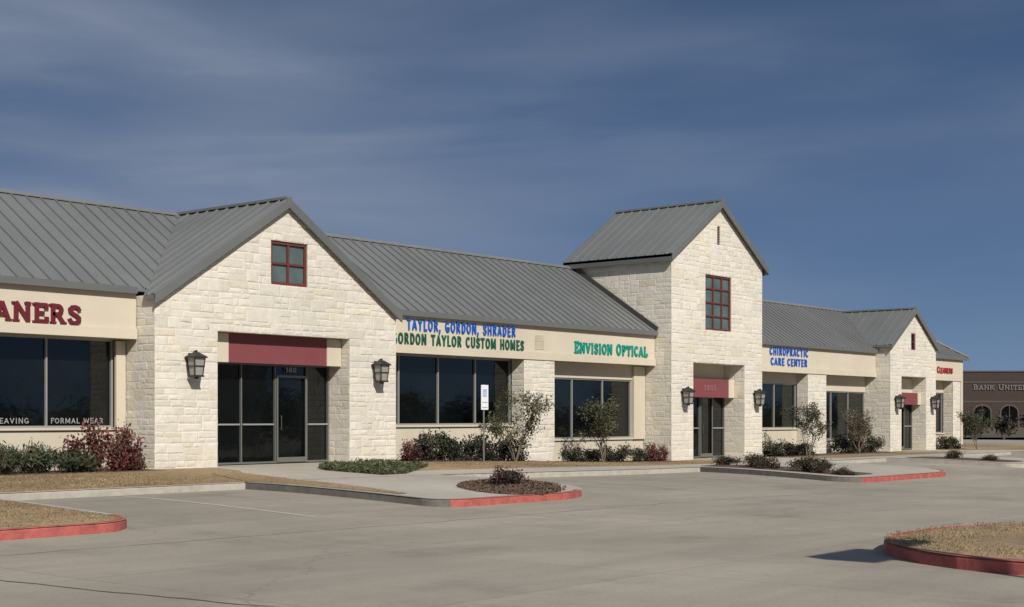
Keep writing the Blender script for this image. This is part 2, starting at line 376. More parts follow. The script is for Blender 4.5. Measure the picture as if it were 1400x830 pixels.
def window(x0,x1,z0,z1,y,vs,hs,fm,fw=.06,name='window',fd=.05,gy=.02,gm=None):
    g=MB(); g.box(x0,x1,y+gy,y+gy+.03,z0,z1); w=part(g,name,gm or M_glass)
    f=MB(); e=fw
    f.box(x0,x0+e,y-fd,y+gy-.002,z0,z1);f.box(x1-e,x1,y-fd,y+gy-.002,z0,z1)
    f.box(x0+e,x1-e,y-fd,y+gy-.002,z1-e,z1);f.box(x0+e,x1-e,y-fd,y+gy-.002,z0,z0+e)
    for v in vs: f.box(v-e*.4,v+e*.4,y-fd+.003,y+gy-.002,z0+e,z1-e)
    for h in hs:
        xs=sorted([x0+e]+[q for v in vs for q in (v-e*.4,v+e*.4)]+[x1-e])
        for i in range(0,len(xs),2): f.box(xs[i],xs[i+1],y-fd+.006,y+gy-.002,h-e*.35,h+e*.35)
    f.obj('frame',fm,parent=w); return w
m=gable(22.1,30.86,30,34,-.5,4.46,7.30,(24.1,28.94,-.5,3.62),(25.95,27.3,5.0,6.22),rev=.9)
part(m,'stone_wall',M_stone)
m=gable(46.04,53.0,30,34.9,-.8,7.72,9.93,(47.6,51.56,-.8,3.5),(48.5,50.5,4.83,7.05),(49.4,49.62,8.3,9.05),rev=1.0)
stones(m,(46.04,0,0),(1,0,0),(0,1,0),0,6.96,-.5,7.7)
part(m,'stone_tower',M_stone)
m=gable(65.6,71.1,30,34,-.8,4.85,6.72,(66.9,69.9,-.8,3.4),(68.05,68.6,4.75,5.6),rev=.8)
part(m,'stone_wall',M_stone)
def pier(x0,x1,zt=3.34,yf=30.75):
    m=MB()
    stones(m,(0,yf,0),X_,NY,x0-.015,x1+.015,-.8,zt); stones(m,(x0,0,0),Y_,NX,yf,31.3,-.8,zt,soft=.55); stones(m,(x1,0,0),Y_,(1,0,0),yf,31.3,-.8,zt)
    part(m,'stone_pier',M_stone)
pier(37.95,39.65);pier(58.5,60.3);pier(75.2,76.2);pier(13.2,14.6);pier(71.15,71.9)
m=MB()
def bay(x0,x1,sill,top,wy=31.3,low=3.34):
    m.box(x0,x1,30.75,31.6,low+.26,4.55)
    m.box(x0,x1,30.70,31.6,low,low+.257)
    m.box(x0,x1,wy,wy+.3,-.8,sill-.06)
    m.box(x0,x1,wy-.07,wy+.3,sill-.057,sill)
    if top<low: m.box(x0,x1,wy,wy+.3,top,low-.002)
bay(4,22.06,1.06,3.34); bay(30.9,38.9,1.08,3.34); bay(38.903,46.0,.55,2.78)
bay(53.05,59.4,.85,2.88); bay(59.403,65.56,.3,2.6); bay(71.15,76.3,.5,2.7)
m.box(4,77,31.65,38.9,-.8,4.4); m.box(45.25,46.0,31.2,31.6,.5,3.3);m.box(21.78,22.06,31.2,31.28,1.06,3.3)
m.box(76.3,76.6,30.75,31.6,-.8,4.5)
part(m,'stucco_wall',M_stucco)
window(14.6,21.78,1.06,3.34,31.4,[16.05,17.95,19.85],[],M_alu,.055)
window(30.9,37.95,1.08,3.34,31.4,[32.4,34.25,36.1],[],M_alu,.055)
window(39.65,45.25,.55,2.78,31.4,[41.5,43.4],[],M_alu,.055)
window(53.05,58.5,.85,2.88,31.4,[54.7,56.5],[],M_alu,.055)
window(60.3,65.56,.3,2.6,31.4,[62,63.8],[],M_alu,.055)
window(71.9,75.2,.5,2.7,31.4,[73.5],[],M_alu,.055)
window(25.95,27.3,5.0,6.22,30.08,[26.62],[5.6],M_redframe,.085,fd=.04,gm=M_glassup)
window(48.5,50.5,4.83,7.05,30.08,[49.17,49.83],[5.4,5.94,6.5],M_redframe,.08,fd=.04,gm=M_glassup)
window(68.05,68.6,4.75,5.6,30.08,[],[5.17],M_redframe,.07,fd=.04)
v=MB(); v.box(49.4,49.62,30.08,30.11,8.3,9.05)
for k in range(7): v.box(49.4,49.62,30.03,30.075,8.33+k*.1,8.36+k*.1)
part(v,'louvre_vent',M_redframe)
def entrance(x0,x1,yb,zb,zt,vs,mid,door,panel):
    w=window(x0,x1,zb,zt,yb,vs,[],M_dalu,.05,name='shopfront_glazing')
    xs=[x0]+list(vs)+[x1]
    for a,b in zip(xs[:-1],xs[1:]):
        if abs(a-door[0])<.05: continue
        f=MB(); f.box(a+.05,b-.05,yb-.045,yb+.015,mid-.022,mid+.022); f.obj('glazing_rail',M_alu,parent=w)
    d=MB(); a,b=door; e=.055; y0=yb-.075;y1=yb-.052
    d.box(a+.03,a+.03+e,y0,y1,zb+.02,2.5+zb);d.box(b-.03-e,b-.03,y0,y1,zb+.02,2.5+zb);d.box(a+.03+e,b-.03-e,y0,y1,2.5+zb-.07,2.5+zb);d.box(a+.03+e,b-.03-e,y0,y1,zb+.02,zb+.16)
    do=part(d,'door',M_dalu)
    h=MB(); h.tube([(a+.16,y0-.05,zb+.95),(a+.16,y0-.05,zb+1.35)],[.014,.014],8);h.box(a+.145,a+.175,y0-.05,y0,zb+.95,zb+.98);h.box(a+.145,a+.175,y0-.05,y0,zb+1.32,zb+1.35)
    h.obj('handle',M_dkframe,parent=do)
    p=MB(); px0,px1,pz0,pz1,py=panel
    p.box(px0,px1,py,py+.06,pz0,pz1); part(p,'canopy_panel',M_redpanel)
    c=MB(); c.box(x0+.01,px0-.002,py-.03,py+.2,pz0,pz1);c.box(px1+.002,x1-.01,py-.03,py+.2,pz0,pz1)
    c.box(px0-.001,px1+.001,py+.062,py+.2,pz0+.03,pz1)
    part(c,'lintel',M_stucco)
    bk=MB(); bk.box(x0,x1,yb+.1,yb+.3,zb-.5,zt+.9); bk.box(x0,x1,yb-.04,yb+.098,zt+.003,zt+.85); part(bk,'back_wall',M_stucco)
entrance(24.12,28.92,30.9,.03,2.84,[25.62,26.85,28.05],1.13,(26.85,28.05),(24.74,28.36,2.82,3.60,30.36))
entrance(47.62,51.54,31.0,-.3,2.85,[48.6,49.6,50.6],.9,(49.6,50.6),(48.0,51.1,2.15,2.9,30.5))
entrance(66.92,69.88,30.8,-.3,2.5,[67.7,68.9],.9,(67.7,68.9),(67.2,69.5,2.0,2.6,30.3))
# ---------------------------------------------------------------- roofs
def rc(): 
    v=R.uniform(.95,1.07); return (v,v,v)
YE,ZE=30.64,4.665
def mainroof(x0,x1,ye,ze,yr,zr,hip=False):
    m=MB(); s=(zr-ze)/(yr-ye); xr=x1-(yr-ye) if hip else x1
    yb=2*yr-ye
    if not hip:
        x=x0
        while x<x1-.01:
            b=min(x1,x+(.25 if x==x0 else .45)); v=R.uniform(.96,1.04)
            m.poly([(x,ye,ze),(b,ye,ze),(b,yr,zr),(x,yr,zr)],(v,v,v)); x=b
        m.poly([(x0,ye,ze-.1),(x1,ye,ze-.1),(x1,yr,zr-.1),(x0,yr,zr-.1)]); m.poly([(x0,ye,ze-.1),(x1,ye,ze-.1),(x1,ye,ze),(x0,ye,ze)])
        m.poly([(x0,ye,ze-.1),(x0,ye,ze),(x0,yr,zr),(x0,yr,zr-.1)]);m.poly([(x1,ye,ze-.1),(x1,ye,ze),(x1,yr,zr),(x1,yr,zr-.1)])
    else: m.slab([(x0,ye,ze),(x1,ye,ze),(xr,yr,zr),(x0,yr,zr)],.1)
    m.slab([(x1,yb,ze),(x0,yb,ze),(x0,yr,zr),(xr,yr,zr)],.1)
    if hip: m.slab([(x1,ye,ze),(x1,yb,ze),(xr,yr,zr)],.1)
    up=Vector((0,-s,1)).normalized(); x=x0+.25
    while x<x1-.05:
        t=1 if x<=xr else (x1-x)/(x1-xr)
        yy=ye+(yr-ye)*t; zz=ze+(zr-ze)*t
        m.beam((x,ye,ze-.01),(x,yy,zz-.01),X_,up,.03,.06,rc())
        m.beam((x,yb,ze-.01),(x,2*yr-yy,zz-.01),X_,(0,s,1),.03,.06,rc()); x+=.45
    m.slab([(x0,yr-.14,zr-.02),(xr,yr-.14,zr-.02),(xr,yr,zr+.07),(x0,yr,zr+.07)],.03,(1.15,1.15,1.15))
    m.slab([(xr,yr+.14,zr-.02),(x0,yr+.14,zr-.02),(x0,yr,zr+.07),(xr,yr,zr+.07)],.03,(1.15,1.15,1.15))
    if hip: m.beam((x1,ye,ze),(xr,yr,zr),(0,1,0),(0,0,1),.18,.07,(1.15,1.15,1.15))
    return part(m,'roof',M_roof)
def gutter(x0,x1):
    m=MB(); m.box(x0,x1,30.59,30.67,4.50,4.675); m.box(x0,x1,30.67,30.76,4.52,4.54); part(m,'gutter',M_fascia)
mainroof(3.5,46.0,YE,ZE,34.8,7.40)
mainroof(53.04,77,YE,ZE,34.1,6.95,hip=True)
gutter(3.5,22.0);gutter(31.0,46.0);gutter(53.04,65.5);gutter(71.25,77.1)
def gableroof(cx,apz,hw,yf,yb,valley=True,main=(YE,ZE)):
    m=MB(); ze=apz-SL*hw
    for sg in (-1,1):
        if valley:
            ymx=main[0]+(apz-main[1])/SL; yv=main[0]+(ze-main[1])/SL
            pts=[(cx,yf,apz),(cx+sg*hw,yf,ze),(cx+sg*hw,max(yv,yf)+.02,ze),(cx,min(ymx,yb),apz)]
        else: pts=[(cx,yf,apz),(cx+sg*hw,yf,ze),(cx+sg*hw,yb,ze),(cx,yb,apz)]
        if sg<0: pts=pts[::-1]
        m.slab(pts,.1)
        up=Vector((sg*SL,0,1)).normalized(); y=yf+.3
        while y<yb-.05:
            d=hw
            if valley: d=min(hw,(apz-main[1])/SL-(y-main[0]))
            if d<.1: break
            m.beam((cx,y,apz-.01),(cx+sg*d,y,apz-SL*d-.01),Y_,up,.03,.06,rc()); y+=.45
        m.beam((cx,yf,apz-.24),(cx+sg*hw,yf,ze-.24),Y_,(0,0,1),.05,.27,(.85,.85,.85))
        m.beam((cx,yf+.06,apz),(cx+sg*hw,yf+.06,ze),Y_,up,.14,.04,(1.1,1.1,1.1))
        if not valley: m.box(min(cx+sg*hw,cx+sg*(hw-.1)),max(cx+sg*hw,cx+sg*(hw-.1))+.0,yf+.03,yb,ze-.27,ze-.0,(.75,.75,.75))
        if not valley: m.beam((cx,yb,apz-.24),(cx+sg*hw,yb,ze-.24),Y_,(0,0,1),.05,.27,(.85,.85,.85))
    yb2=min(yb,main[0]+(apz-main[1])/SL) if valley else yb
    m.beam((cx,yf,apz),(cx,yb2,apz),X_,(0,0,1),.2,.07,(1.1,1.1,1.1))
    m.beam((cx,yf-.03,apz-.2),(cx,yf-.03,apz+.05),X_,(0,1,0),.16,.05,(.9,.9,.9))
    part(m,'gable_roof',M_roof,fix=True)
gableroof(26.48,7.39,4.5,29.85,34.8)
gableroof(49.52,10.05,3.72,29.82,35.05,valley=False)
gableroof(68.35,6.84,2.95,29.85,34.1)
m=MB(); m.beam((45.97,YE,ZE+.02),(45.97,34.8,7.42),X_,(0,-SL,1),.06,.16); part(m,'flashing',M_dkframe)
# ---------------------------------------------------------------- lettering
def arc(cx,cy,rx,ry,a0,a1,n=9): return [(cx+rx*math.cos(math.radians(a0+(a1-a0)*k/n)),cy+ry*math.sin(math.radians(a0+(a1-a0)*k/n))) for k in range(n+1)]
lo,hi=.085,.915
G={
'A':(.86,[[(.12,.06),(.43,hi),(.74,.06)],[(.24,.34),(.62,.34)]],[(.12,0),(.74,0)]),
'B':(.78,[[(.2,.02),(.2,.98)],[(.2,hi),(.42,hi)]+arc(.42,.71,.17,.205,90,-90)+[(.2,.505)],[(.42,.505)]+arc(.44,.295,.2,.21,90,-90)+[(.2,lo)]],[(.16,0),(.16,1)]),
'C':(.8,[arc(.43,.5,.31,.415,48,312,12)],[]),
'D':(.84,[[(.2,.02),(.2,.98)],[(.2,hi),(.38,hi)]+arc(.38,.5,.32,.415,90,-90)+[(.2,lo)]],[(.16,0),(.16,1)]),
'E':(.74,[[(.2,.02),(.2,.98)],[(.2,hi),(.66,hi),(.66,.72)],[(.2,.5),(.52,.5)],[(.2,lo),(.68,lo),(.68,.28)]],[(.14,0),(.14,1)]),
'F':(.7,[[(.2,.02),(.2,.98)],[(.2,hi),(.64,hi),(.64,.72)],[(.2,.5),(.5,.5)]],[(.2,0),(.14,1)]),
'G':(.86,[arc(.43,.5,.31,.415,48,330,12),[(.48,.42),(.72,.42),(.72,.12)]],[]),
'H':(.88,[[(.18,.02),(.18,.98)],[(.7,.02),(.7,.98)],[(.18,.5),(.7,.5)]],[(.18,0),(.18,1),(.7,0),(.7,1)]),
'I':(.42,[[(.21,.02),(.21,.98)]],[(.21,0),(.21,1)]),
'K':(.86,[[(.18,.02),(.18,.98)],[(.22,.44),(.68,.94)],[(.34,.56),(.72,.05)]],[(.18,0),(.18,1),(.72,0),(.68,1)]),
'L':(.7,[[(.2,.02),(.2,.98)],[(.2,lo),(.64,lo),(.64,.3)]],[(.16,0),(.2,1)]),
'M':(1.06,[[(.18,.02),(.18,.95),(.53,.2),(.88,.95),(.88,.02)]],[(.18,0),(.88,0),(.12,1),(.94,1)]),
'N':(.92,[[(.18,.02),(.18,.95),(.74,.06),(.74,.98)]],[(.18,0),(.12,1),(.74,1)]),
'O':(.88,[arc(.44,.5,.31,.415,0,360,18)],[]),
'P':(.76,[[(.2,.02),(.2,.98)],[(.2,hi),(.42,hi)]+arc(.42,.69,.19,.225,90,-90)+[(.2,.465)]],[(.2,0),(.16,1)]),
'R':(.84,[[(.2,.02),(.2,.98)],[(.2,hi),(.42,hi)]+arc(.42,.7,.19,.215,90,-90)+[(.2,.485)],[(.42,.48),(.7,.06)]],[(.2,0),(.16,1),(.72,0)]),
'S':(.74,[[(.62,.74),(.56,.86),(.42,.915),(.27,.9),(.16,.78),(.18,.64),(.32,.55),(.48,.46),(.6,.35),(.6,.2),(.48,.1),(.34,.085),(.2,.12),(.13,.26)]],[]),
'T':(.8,[[(.4,.02),(.4,hi)],[(.1,.7),(.1,hi),(.7,hi),(.7,.7)]],[(.4,0)]),
'U':(.88,[[(.18,.98),(.18,.36)]+arc(.44,.36,.26,.275,180,360)+[(.7,.98)]],[(.18,1),(.7,1)]),
'V':(.86,[[(.12,.95),(.43,.08),(.74,.95)]],[(.12,1),(.74,1)]),
'W':(1.14,[[(.1,.95),(.32,.08),(.57,.85),(.82,.08),(1.04,.95)]],[(.1,1),(1.04,1)]),
'Y':(.82,[[(.1,.95),(.41,.48),(.72,.95)],[(.41,.5),(.41,.02)]],[(.41,0),(.1,1),(.72,1)]),
'0':(.76,[arc(.38,.5,.25,.415,0,360,16)],[]),
'1':(.5,[[(.1,.78),(.27,.93),(.27,.02)]],[(.27,0)]),
'8':(.76,[arc(.38,.71,.2,.205,0,360,12),arc(.38,.295,.24,.21,0,360,12)],[]),
' ':(.5,[],[]),',':(.34,[[(.16,.14),(.07,-.16)]],[]),
}
def lettering(text,loc,width,h,mt,depth=.05,th=.17,small=.84,rot=0,label='',name='shop_sign',serif=True,gap=.06):
    tot=0;items=[];st=True;wd=0;digits=text.isdigit()
    for ch in text:
        s=1 if st or small==1 else small
        if ch==' ': wd+=1
        w=G[ch][0]
        items.append((ch,tot,s,wd)); tot+=(w+gap)*s; st=(ch==' ')
        if digits: wd+=1
    kx=width/tot
    root=empty(name,loc,rot,label=label,category='sign')
    for wn in sorted(set(i[3] for i in items)):
        m=MB(); idx=0
        for ch,x,s,q_ in items:
            if q_!=wn or ch==' ': continue
            w,ss,se=G[ch]
            if not serif and ch=='T': ss=[[(.4,.02),(.4,hi)],[(.08,hi),(.72,hi)]]
            if not serif and ch=='E': ss=[[(.2,.02),(.2,.98)],[(.2,hi),(.66,hi)],[(.2,.5),(.58,.5)],[(.2,lo),(.68,lo)]]
            if not serif and ch=='L': ss=[[(.2,.02),(.2,.98)],[(.2,lo),(.64,lo)]]
            def seg(a,b,t,idx):
                a=Vector((x+a[0]*s,a[1]*s));b=Vector((x+b[0]*s,b[1]*s));d=(b-a)
                if d.length<1e-6:return
                d.normalize();n=Vector((-d.y,d.x))*t*s/2;e=d*t*s*.22
                q=[a-e-n,b+e-n,b+e+n,a-e+n]; y=-depth-.0004*(idx%12)
                F=[(p.x*kx,y,p.y*h) for p in q];B=[(p.x*kx,0,p.y*h) for p in q]
                m.poly(F)
                for i in range(4):
                    j=(i+1)%4;m.poly([F[i],B[i],B[j],F[j]])
            for pl in ss:
                for a,b in zip(pl[:-1],pl[1:]): seg(a,b,th,idx);idx+=1
            if serif:
                for sx,sy in se: yy=.055 if sy==0 else .945; seg((sx-.13,yy),(sx+.13,yy),.09,idx);idx+=1
        if m.f: m.obj('digit' if digits else 'word',mt,parent=root)
    return root
ys=30.745
lettering('CLEANERS',(16.68,ys,3.62),3.78,.48,M_tred,small=1,th=.19,label='dark red serif letters reading CLEANERS on cream fascia')
lettering('TAYLOR, GORDON, SHRADER',(32.1,ys,4.07),5.4,.35,M_tblue,th=.17,small=1,gap=.14,depth=.04,serif=False,label='blue channel letters TAYLOR, GORDON, SHRADER under the eave')
lettering('GORDON TAYLOR CUSTOM HOMES',(31.45,ys,3.61),6.5,.36,M_tgreen,th=.17,small=1,gap=.14,depth=.04,serif=False,label='green channel letters GORDON TAYLOR CUSTOM HOMES on cream fascia')
lettering('ENVISION OPTICAL',(40.8,ys,3.66),4.7,.42,M_tteal,th=.20,small=.92,gap=.10,depth=.04,label='bright teal channel letters ENVISION OPTICAL on cream fascia')
lettering('CHIROPRACTIC',(54.95,ys,4.08),3.6,.34,M_tblue,th=.17,small=1,gap=.14,depth=.04,serif=False,label='blue channel letters CHIROPRACTIC under the eave')
lettering('CARE CENTER',(55.05,ys,3.63),3.4,.34,M_tblue,th=.17,small=1,gap=.14,depth=.04,serif=False,label='blue channel letters CARE CENTER on cream fascia')
lettering('CLEANERS',(73.0,ys,3.74),2.1,.34,M_tred2,th=.19,serif=False,label='small bright red channel letters on the end shop fascia')
lettering('180',(27.22,30.9-.06,2.62),.42,.14,M_twhite,depth=.01,serif=False,small=1,name='unit_number',label='white unit number 180 above the glass door')
lettering('1801',(49.15,30.495,2.42),.95,.24,M_tdark,depth=.02,small=1,th=.13,name='address_number',label='faded address number on maroon entrance panel')
lettering('WEAVING',(18.38,31.395,1.17),1.02,.14,M_twhite,depth=.004,small=1,th=.13,serif=False,name='window_lettering',label='small white lettering WEAVING on shop window glass')
lettering('FORMAL WEAR',(19.98,31.395,1.17),1.55,.14,M_twhite,depth=.004,small=1,th=.13,serif=False,name='window_lettering',label='small white lettering FORMAL WEAR on shop window glass')
v=MB()
for k in range(2):
    for j in range(2): v.box(38.55+k*.27,38.78+k*.27,30.735,30.748,3.7+j*.27,3.93+j*.27)
part(v,'wall_vent',M_vent)
# ---------------------------------------------------------------- wall lanterns
def tmpl_lantern(x,z,y=29.96):
    r=empty('wall_lantern',(x,y,z),label='black iron wall lantern with pale glass on limestone wall',category='lamp',group='wall lanterns along the facade')
    b=MB(); b.box(-.09,.09,-.03,.03,-.1,.25); b.tube([(0,-.03,.2),(0,-.15,.3),(0,-.24,.27)],[.018,.018,.018],6); b.obj('bracket',M_black,parent=r,fix=True)
    f=MB(); cy=-.24
    w0,w1=.14,.19
    for sx in (-1,1):
        for sy in (-1,1): f.beam((sx*w0,cy+sy*w0,-.42),(sx*w1,cy+sy*w1,.1),X_,Y_,.028,.028)
    f.box(-w0-.03,w0+.03,cy-w0-.03,cy+w0+.03,-.46,-.41); f.box(-w1-.05,w1+.05,cy-w1-.05,cy+w1+.05,.1,.14)
    for zz,ww in ((-.15,.172),): 
        f.box(-ww-.012,ww+.012,cy-ww-.012,cy-ww+.012,zz,zz+.025);f.box(-ww-.012,-ww+.012,cy-ww,cy+ww,zz,zz+.025);f.box(ww-.012,ww+.012,cy-ww,cy+ww,zz,zz+.025)
    a=[(-w1-.04,cy-w1-.04,.14),(w1+.04,cy-w1-.04,.14),(w1+.04,cy+w1+.04,.14),(-w1-.04,cy+w1+.04,.14)];c=[(-.06,cy-.06,.27),(.06,cy-.06,.27),(.06,cy+.06,.27),(-.06,cy+.06,.27)]
    for i in range(4): j=(i+1)%4; f.poly([a[i],a[j],c[j],c[i]])
    f.poly(c); f.box(-.03,.03,cy-.03,cy+.03,.27,.33); f.box(-.05,.05,cy-.05,cy+.05,-.52,-.46)
    f.obj('cage',M_black,parent=r,fix=True)
    g=MB(); q0=[(sx*(w0-.015),cy+sy*(w0-.015),-.41) for sx,sy in((-1,-1),(1,-1),(1,1),(-1,1))];q1=[(sx*(w1-.015),cy+sy*(w1-.015),.1) for sx,sy in((-1,-1),(1,-1),(1,1),(-1,1))]
    for i in range(4): j=(i+1)%4; g.poly([q0[i],q0[j],q1[j],q1[i]])
    g.obj('lantern_glass',M_lampglass,parent=r,fix=True)
    r.scale=(.88,.88,.88)
    return r
def dup(root,loc):
    n=root.copy(); COL.objects.link(n); n.location=loc
    for ch in list(root.children):
        c=ch.copy(); COL.objects.link(c); c.parent=n
    return n
L0=tmpl_lantern(23.2,2.78)
for x,z in ((30.0,2.78),(46.85,2.25),(52.4,2.25),(66.2,2.2),(70.5,2.2)): dup(L0,(x,29.96,z))
# ---------------------------------------------------------------- accessible parking sign
s=empty('parking_sign',(33.9,29.1,-.05),label='white and pale blue accessible parking sign on a steel post',category='sign')
p=MB(); p.tube([(0,0,-.1),(0,0,2.42)],[.028,.028],8); p.obj('post',M_galv,parent=s,fix=True)
p=MB(); p.box(-.17,.17,-.045,-.032,1.62,2.4); pl=p.obj('sign_plate',M_white,parent=s)
p=MB(); p.box(-.09,.09,-.05,-.046,2.03,2.27); p.obj('blue_field',M_bluesign,parent=pl)
p=MB(); p.box(-.13,.13,-.05,-.046,1.68,1.71); p.obj('lettering_line',M_bluesign,parent=pl)
p=MB(); p.box(-.13,.13,-.05,-.046,1.84,1.87); p.obj('lettering_line',M_bluesign,parent=pl)
p=MB(); y=-.054
def wl(pts,w=.018):
    for i,(a,b) in enumerate(zip(pts[:-1],pts[1:])):
        a=Vector((a[0],0,a[1]))*.78+Vector((0,0,.474));b=Vector((b[0],0,b[1]))*.78+Vector((0,0,.474));d=(b-a).normalized();n=Vector((-d.z,0,d.x))*w/2
        p.poly([q+Vector((0,y-.0003*i,0)) for q in (a-n,b-n,b+n,a+n)])
wl([(c[0],c[1]) for c in arc(-.01,2.11,.07,.07,100,370,12)]); wl([(-.01,2.26),(0,2.16),(.05,2.15),(.075,2.06)]); wl([(-.02,2.275),(.01,2.275)],.03)
p.obj('wheelchair_symbol',M_white,parent=pl)
s=empty('added_shadow_post',(13.7,.85,-.5),label='unseen dark post with box head, added to cast a shadow',category='shadow caster')  # added out of view to cast the dark streak beside the grass island
p=MB(); p.tube([(0,0,0),(0,0,6.0)],[.07,.05],10); p.obj('post',M_black,parent=s,fix=True)
p=MB(); p.box(-.75,.75,-.35,.35,5.85,6.15); p.obj('added_shadow_head',M_black,parent=s)
# ---------------------------------------------------------------- vegetation
def leafquad(m,p,size,c,rnd,asp=2.0,up=.0):
    d=Vector((rnd.gauss(0,1),rnd.gauss(0,1),rnd.gauss(0,1)+up)).normalized()
    a=d.cross(Vector((rnd.gauss(0,1),rnd.gauss(0,1),rnd.gauss(0,1)))).normalized()
    l=d*size*asp*.5;w=a*size*.5
    m.poly([p-l,p+w,p+l,p-w],c)
def tintc(base,rnd,amt=.35):
    v=1+rnd.uniform(-amt,amt); return (base[0]*v*(1+rnd.uniform(-.1,.1)),base[1]*v,base[2]*v)
def shrub_mesh(name,rx,rz,n,base,leaf=.045,asp=2,seed=1,alt=None,up=0,clumps=11,spread=.2):
    rnd=random.Random(seed);m=MB()
    cl=[]
    for i in range(clumps):
        a=rnd.uniform(0,6.283);r=math.sqrt(rnd.random())*.85;h=rnd.uniform(.15,.95)*(1-.35*r*r)
        cl.append((Vector((rx*r*math.cos(a),rx*r*math.sin(a),rz*h)),rnd.uniform(.55,1.4),rnd.random()))
        m.tube([(0,0,0),(rx*r*.5*math.cos(a),rx*r*.5*math.sin(a),rz*h*.6),tuple(cl[-1][0])],[.012,.008,.004],4,(.11,.08,.06))
    for i in range(n):
        c,k,q=rnd.choice(cl)
        p=c+Vector((rnd.gauss(0,rx*spread),rnd.gauss(0,rx*spread),rnd.gauss(0,rz*spread*.8)))
        if p.z<.02: p.z=rnd.uniform(.02,.15)
        b=alt if (alt and q>.6) else base
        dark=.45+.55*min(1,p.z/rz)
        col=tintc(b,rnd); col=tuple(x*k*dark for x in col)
        leafquad(m,p,leaf*rnd.uniform(.7,1.4),col,rnd,asp,up)
    return m.mesh(name,[M_leaf])
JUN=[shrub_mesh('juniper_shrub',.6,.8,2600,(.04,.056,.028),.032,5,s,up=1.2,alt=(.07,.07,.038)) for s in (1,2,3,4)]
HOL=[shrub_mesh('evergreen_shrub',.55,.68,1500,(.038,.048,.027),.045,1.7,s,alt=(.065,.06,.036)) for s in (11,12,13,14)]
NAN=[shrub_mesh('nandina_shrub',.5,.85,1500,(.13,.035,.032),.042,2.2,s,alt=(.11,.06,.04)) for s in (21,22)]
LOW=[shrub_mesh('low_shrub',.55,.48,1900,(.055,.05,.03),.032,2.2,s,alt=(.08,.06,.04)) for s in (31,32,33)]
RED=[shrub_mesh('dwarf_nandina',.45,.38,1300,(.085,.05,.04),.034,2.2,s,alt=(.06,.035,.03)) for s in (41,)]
def put(meshes,x,y,sc_,label,name,grp,z=None,zs=1):
    me=R.choice(meshes); o=bpy.data.objects.new(name,me); COL.objects.link(o)
    o.location=(x,y,(topz(x,y) if z is None else z)-.02); o.scale=(sc_,sc_*R.uniform(.85,1.1),sc_*zs*R.uniform(.75,1.15)); o.rotation_euler=(0,0,R.uniform(0,6.28))
    o['label']=label;o['category']='shrub';o['group']=grp
x=14.8
while x<19.9: 
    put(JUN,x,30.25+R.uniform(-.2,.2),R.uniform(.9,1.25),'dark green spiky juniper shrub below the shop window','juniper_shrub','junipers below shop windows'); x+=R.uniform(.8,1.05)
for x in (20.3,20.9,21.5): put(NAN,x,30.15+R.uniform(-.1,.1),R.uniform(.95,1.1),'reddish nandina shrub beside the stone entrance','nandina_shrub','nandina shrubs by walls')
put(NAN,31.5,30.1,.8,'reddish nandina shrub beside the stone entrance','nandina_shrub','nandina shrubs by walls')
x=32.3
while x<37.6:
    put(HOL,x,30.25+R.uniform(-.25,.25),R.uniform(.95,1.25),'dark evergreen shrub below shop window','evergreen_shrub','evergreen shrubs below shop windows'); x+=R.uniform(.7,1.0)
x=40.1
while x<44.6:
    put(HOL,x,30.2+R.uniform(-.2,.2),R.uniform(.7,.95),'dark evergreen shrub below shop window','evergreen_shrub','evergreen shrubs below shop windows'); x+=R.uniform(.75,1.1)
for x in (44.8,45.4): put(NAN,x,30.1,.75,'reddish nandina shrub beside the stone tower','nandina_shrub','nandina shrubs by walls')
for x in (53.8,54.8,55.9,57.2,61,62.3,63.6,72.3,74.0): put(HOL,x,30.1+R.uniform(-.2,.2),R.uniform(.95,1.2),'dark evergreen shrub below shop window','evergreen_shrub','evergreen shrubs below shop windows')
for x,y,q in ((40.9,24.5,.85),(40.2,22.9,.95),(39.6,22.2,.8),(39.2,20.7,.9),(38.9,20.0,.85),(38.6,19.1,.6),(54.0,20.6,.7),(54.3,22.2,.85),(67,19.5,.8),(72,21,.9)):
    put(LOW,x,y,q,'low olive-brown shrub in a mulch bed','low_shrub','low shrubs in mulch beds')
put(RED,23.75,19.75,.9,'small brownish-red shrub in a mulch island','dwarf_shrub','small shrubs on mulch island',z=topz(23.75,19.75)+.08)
m=MB(); rnd=random.Random(5)
def inside(x,y,pg):
    c=False
    for i in range(len(pg)):
        a=pg[i];b=pg[i-1]
        if (a[1]>y)!=(b[1]>y) and x<(b[0]-a[0])*(y-a[1])/(b[1]-a[1])+a[0]: c=not c
    return c
k=0
while k<9000:
    x=rnd.uniform(24.8,29.7);y=rnd.uniform(24.6,29.1)
    if not inside(x,y,GC): continue
    q=noise.noise((x*1.3,y*1.3,3))
    if q<-.12 and rnd.random()<.75: k+=1; continue
    hh=.05+.17*max(0,q+.35)
    z=topz(x,y)+rnd.random()*hh; leafquad(m,Vector((x,y,z)),.03*rnd.uniform(.7,1.4),tintc((.08,.09,.042),rnd,.5),rnd,4.5,.2); k+=1
m.obj('ground_cover',M_leaf,kind='stuff',label='low spreading green juniper ground cover beside the walkway')
m=MB(); rnd=random.Random(9)
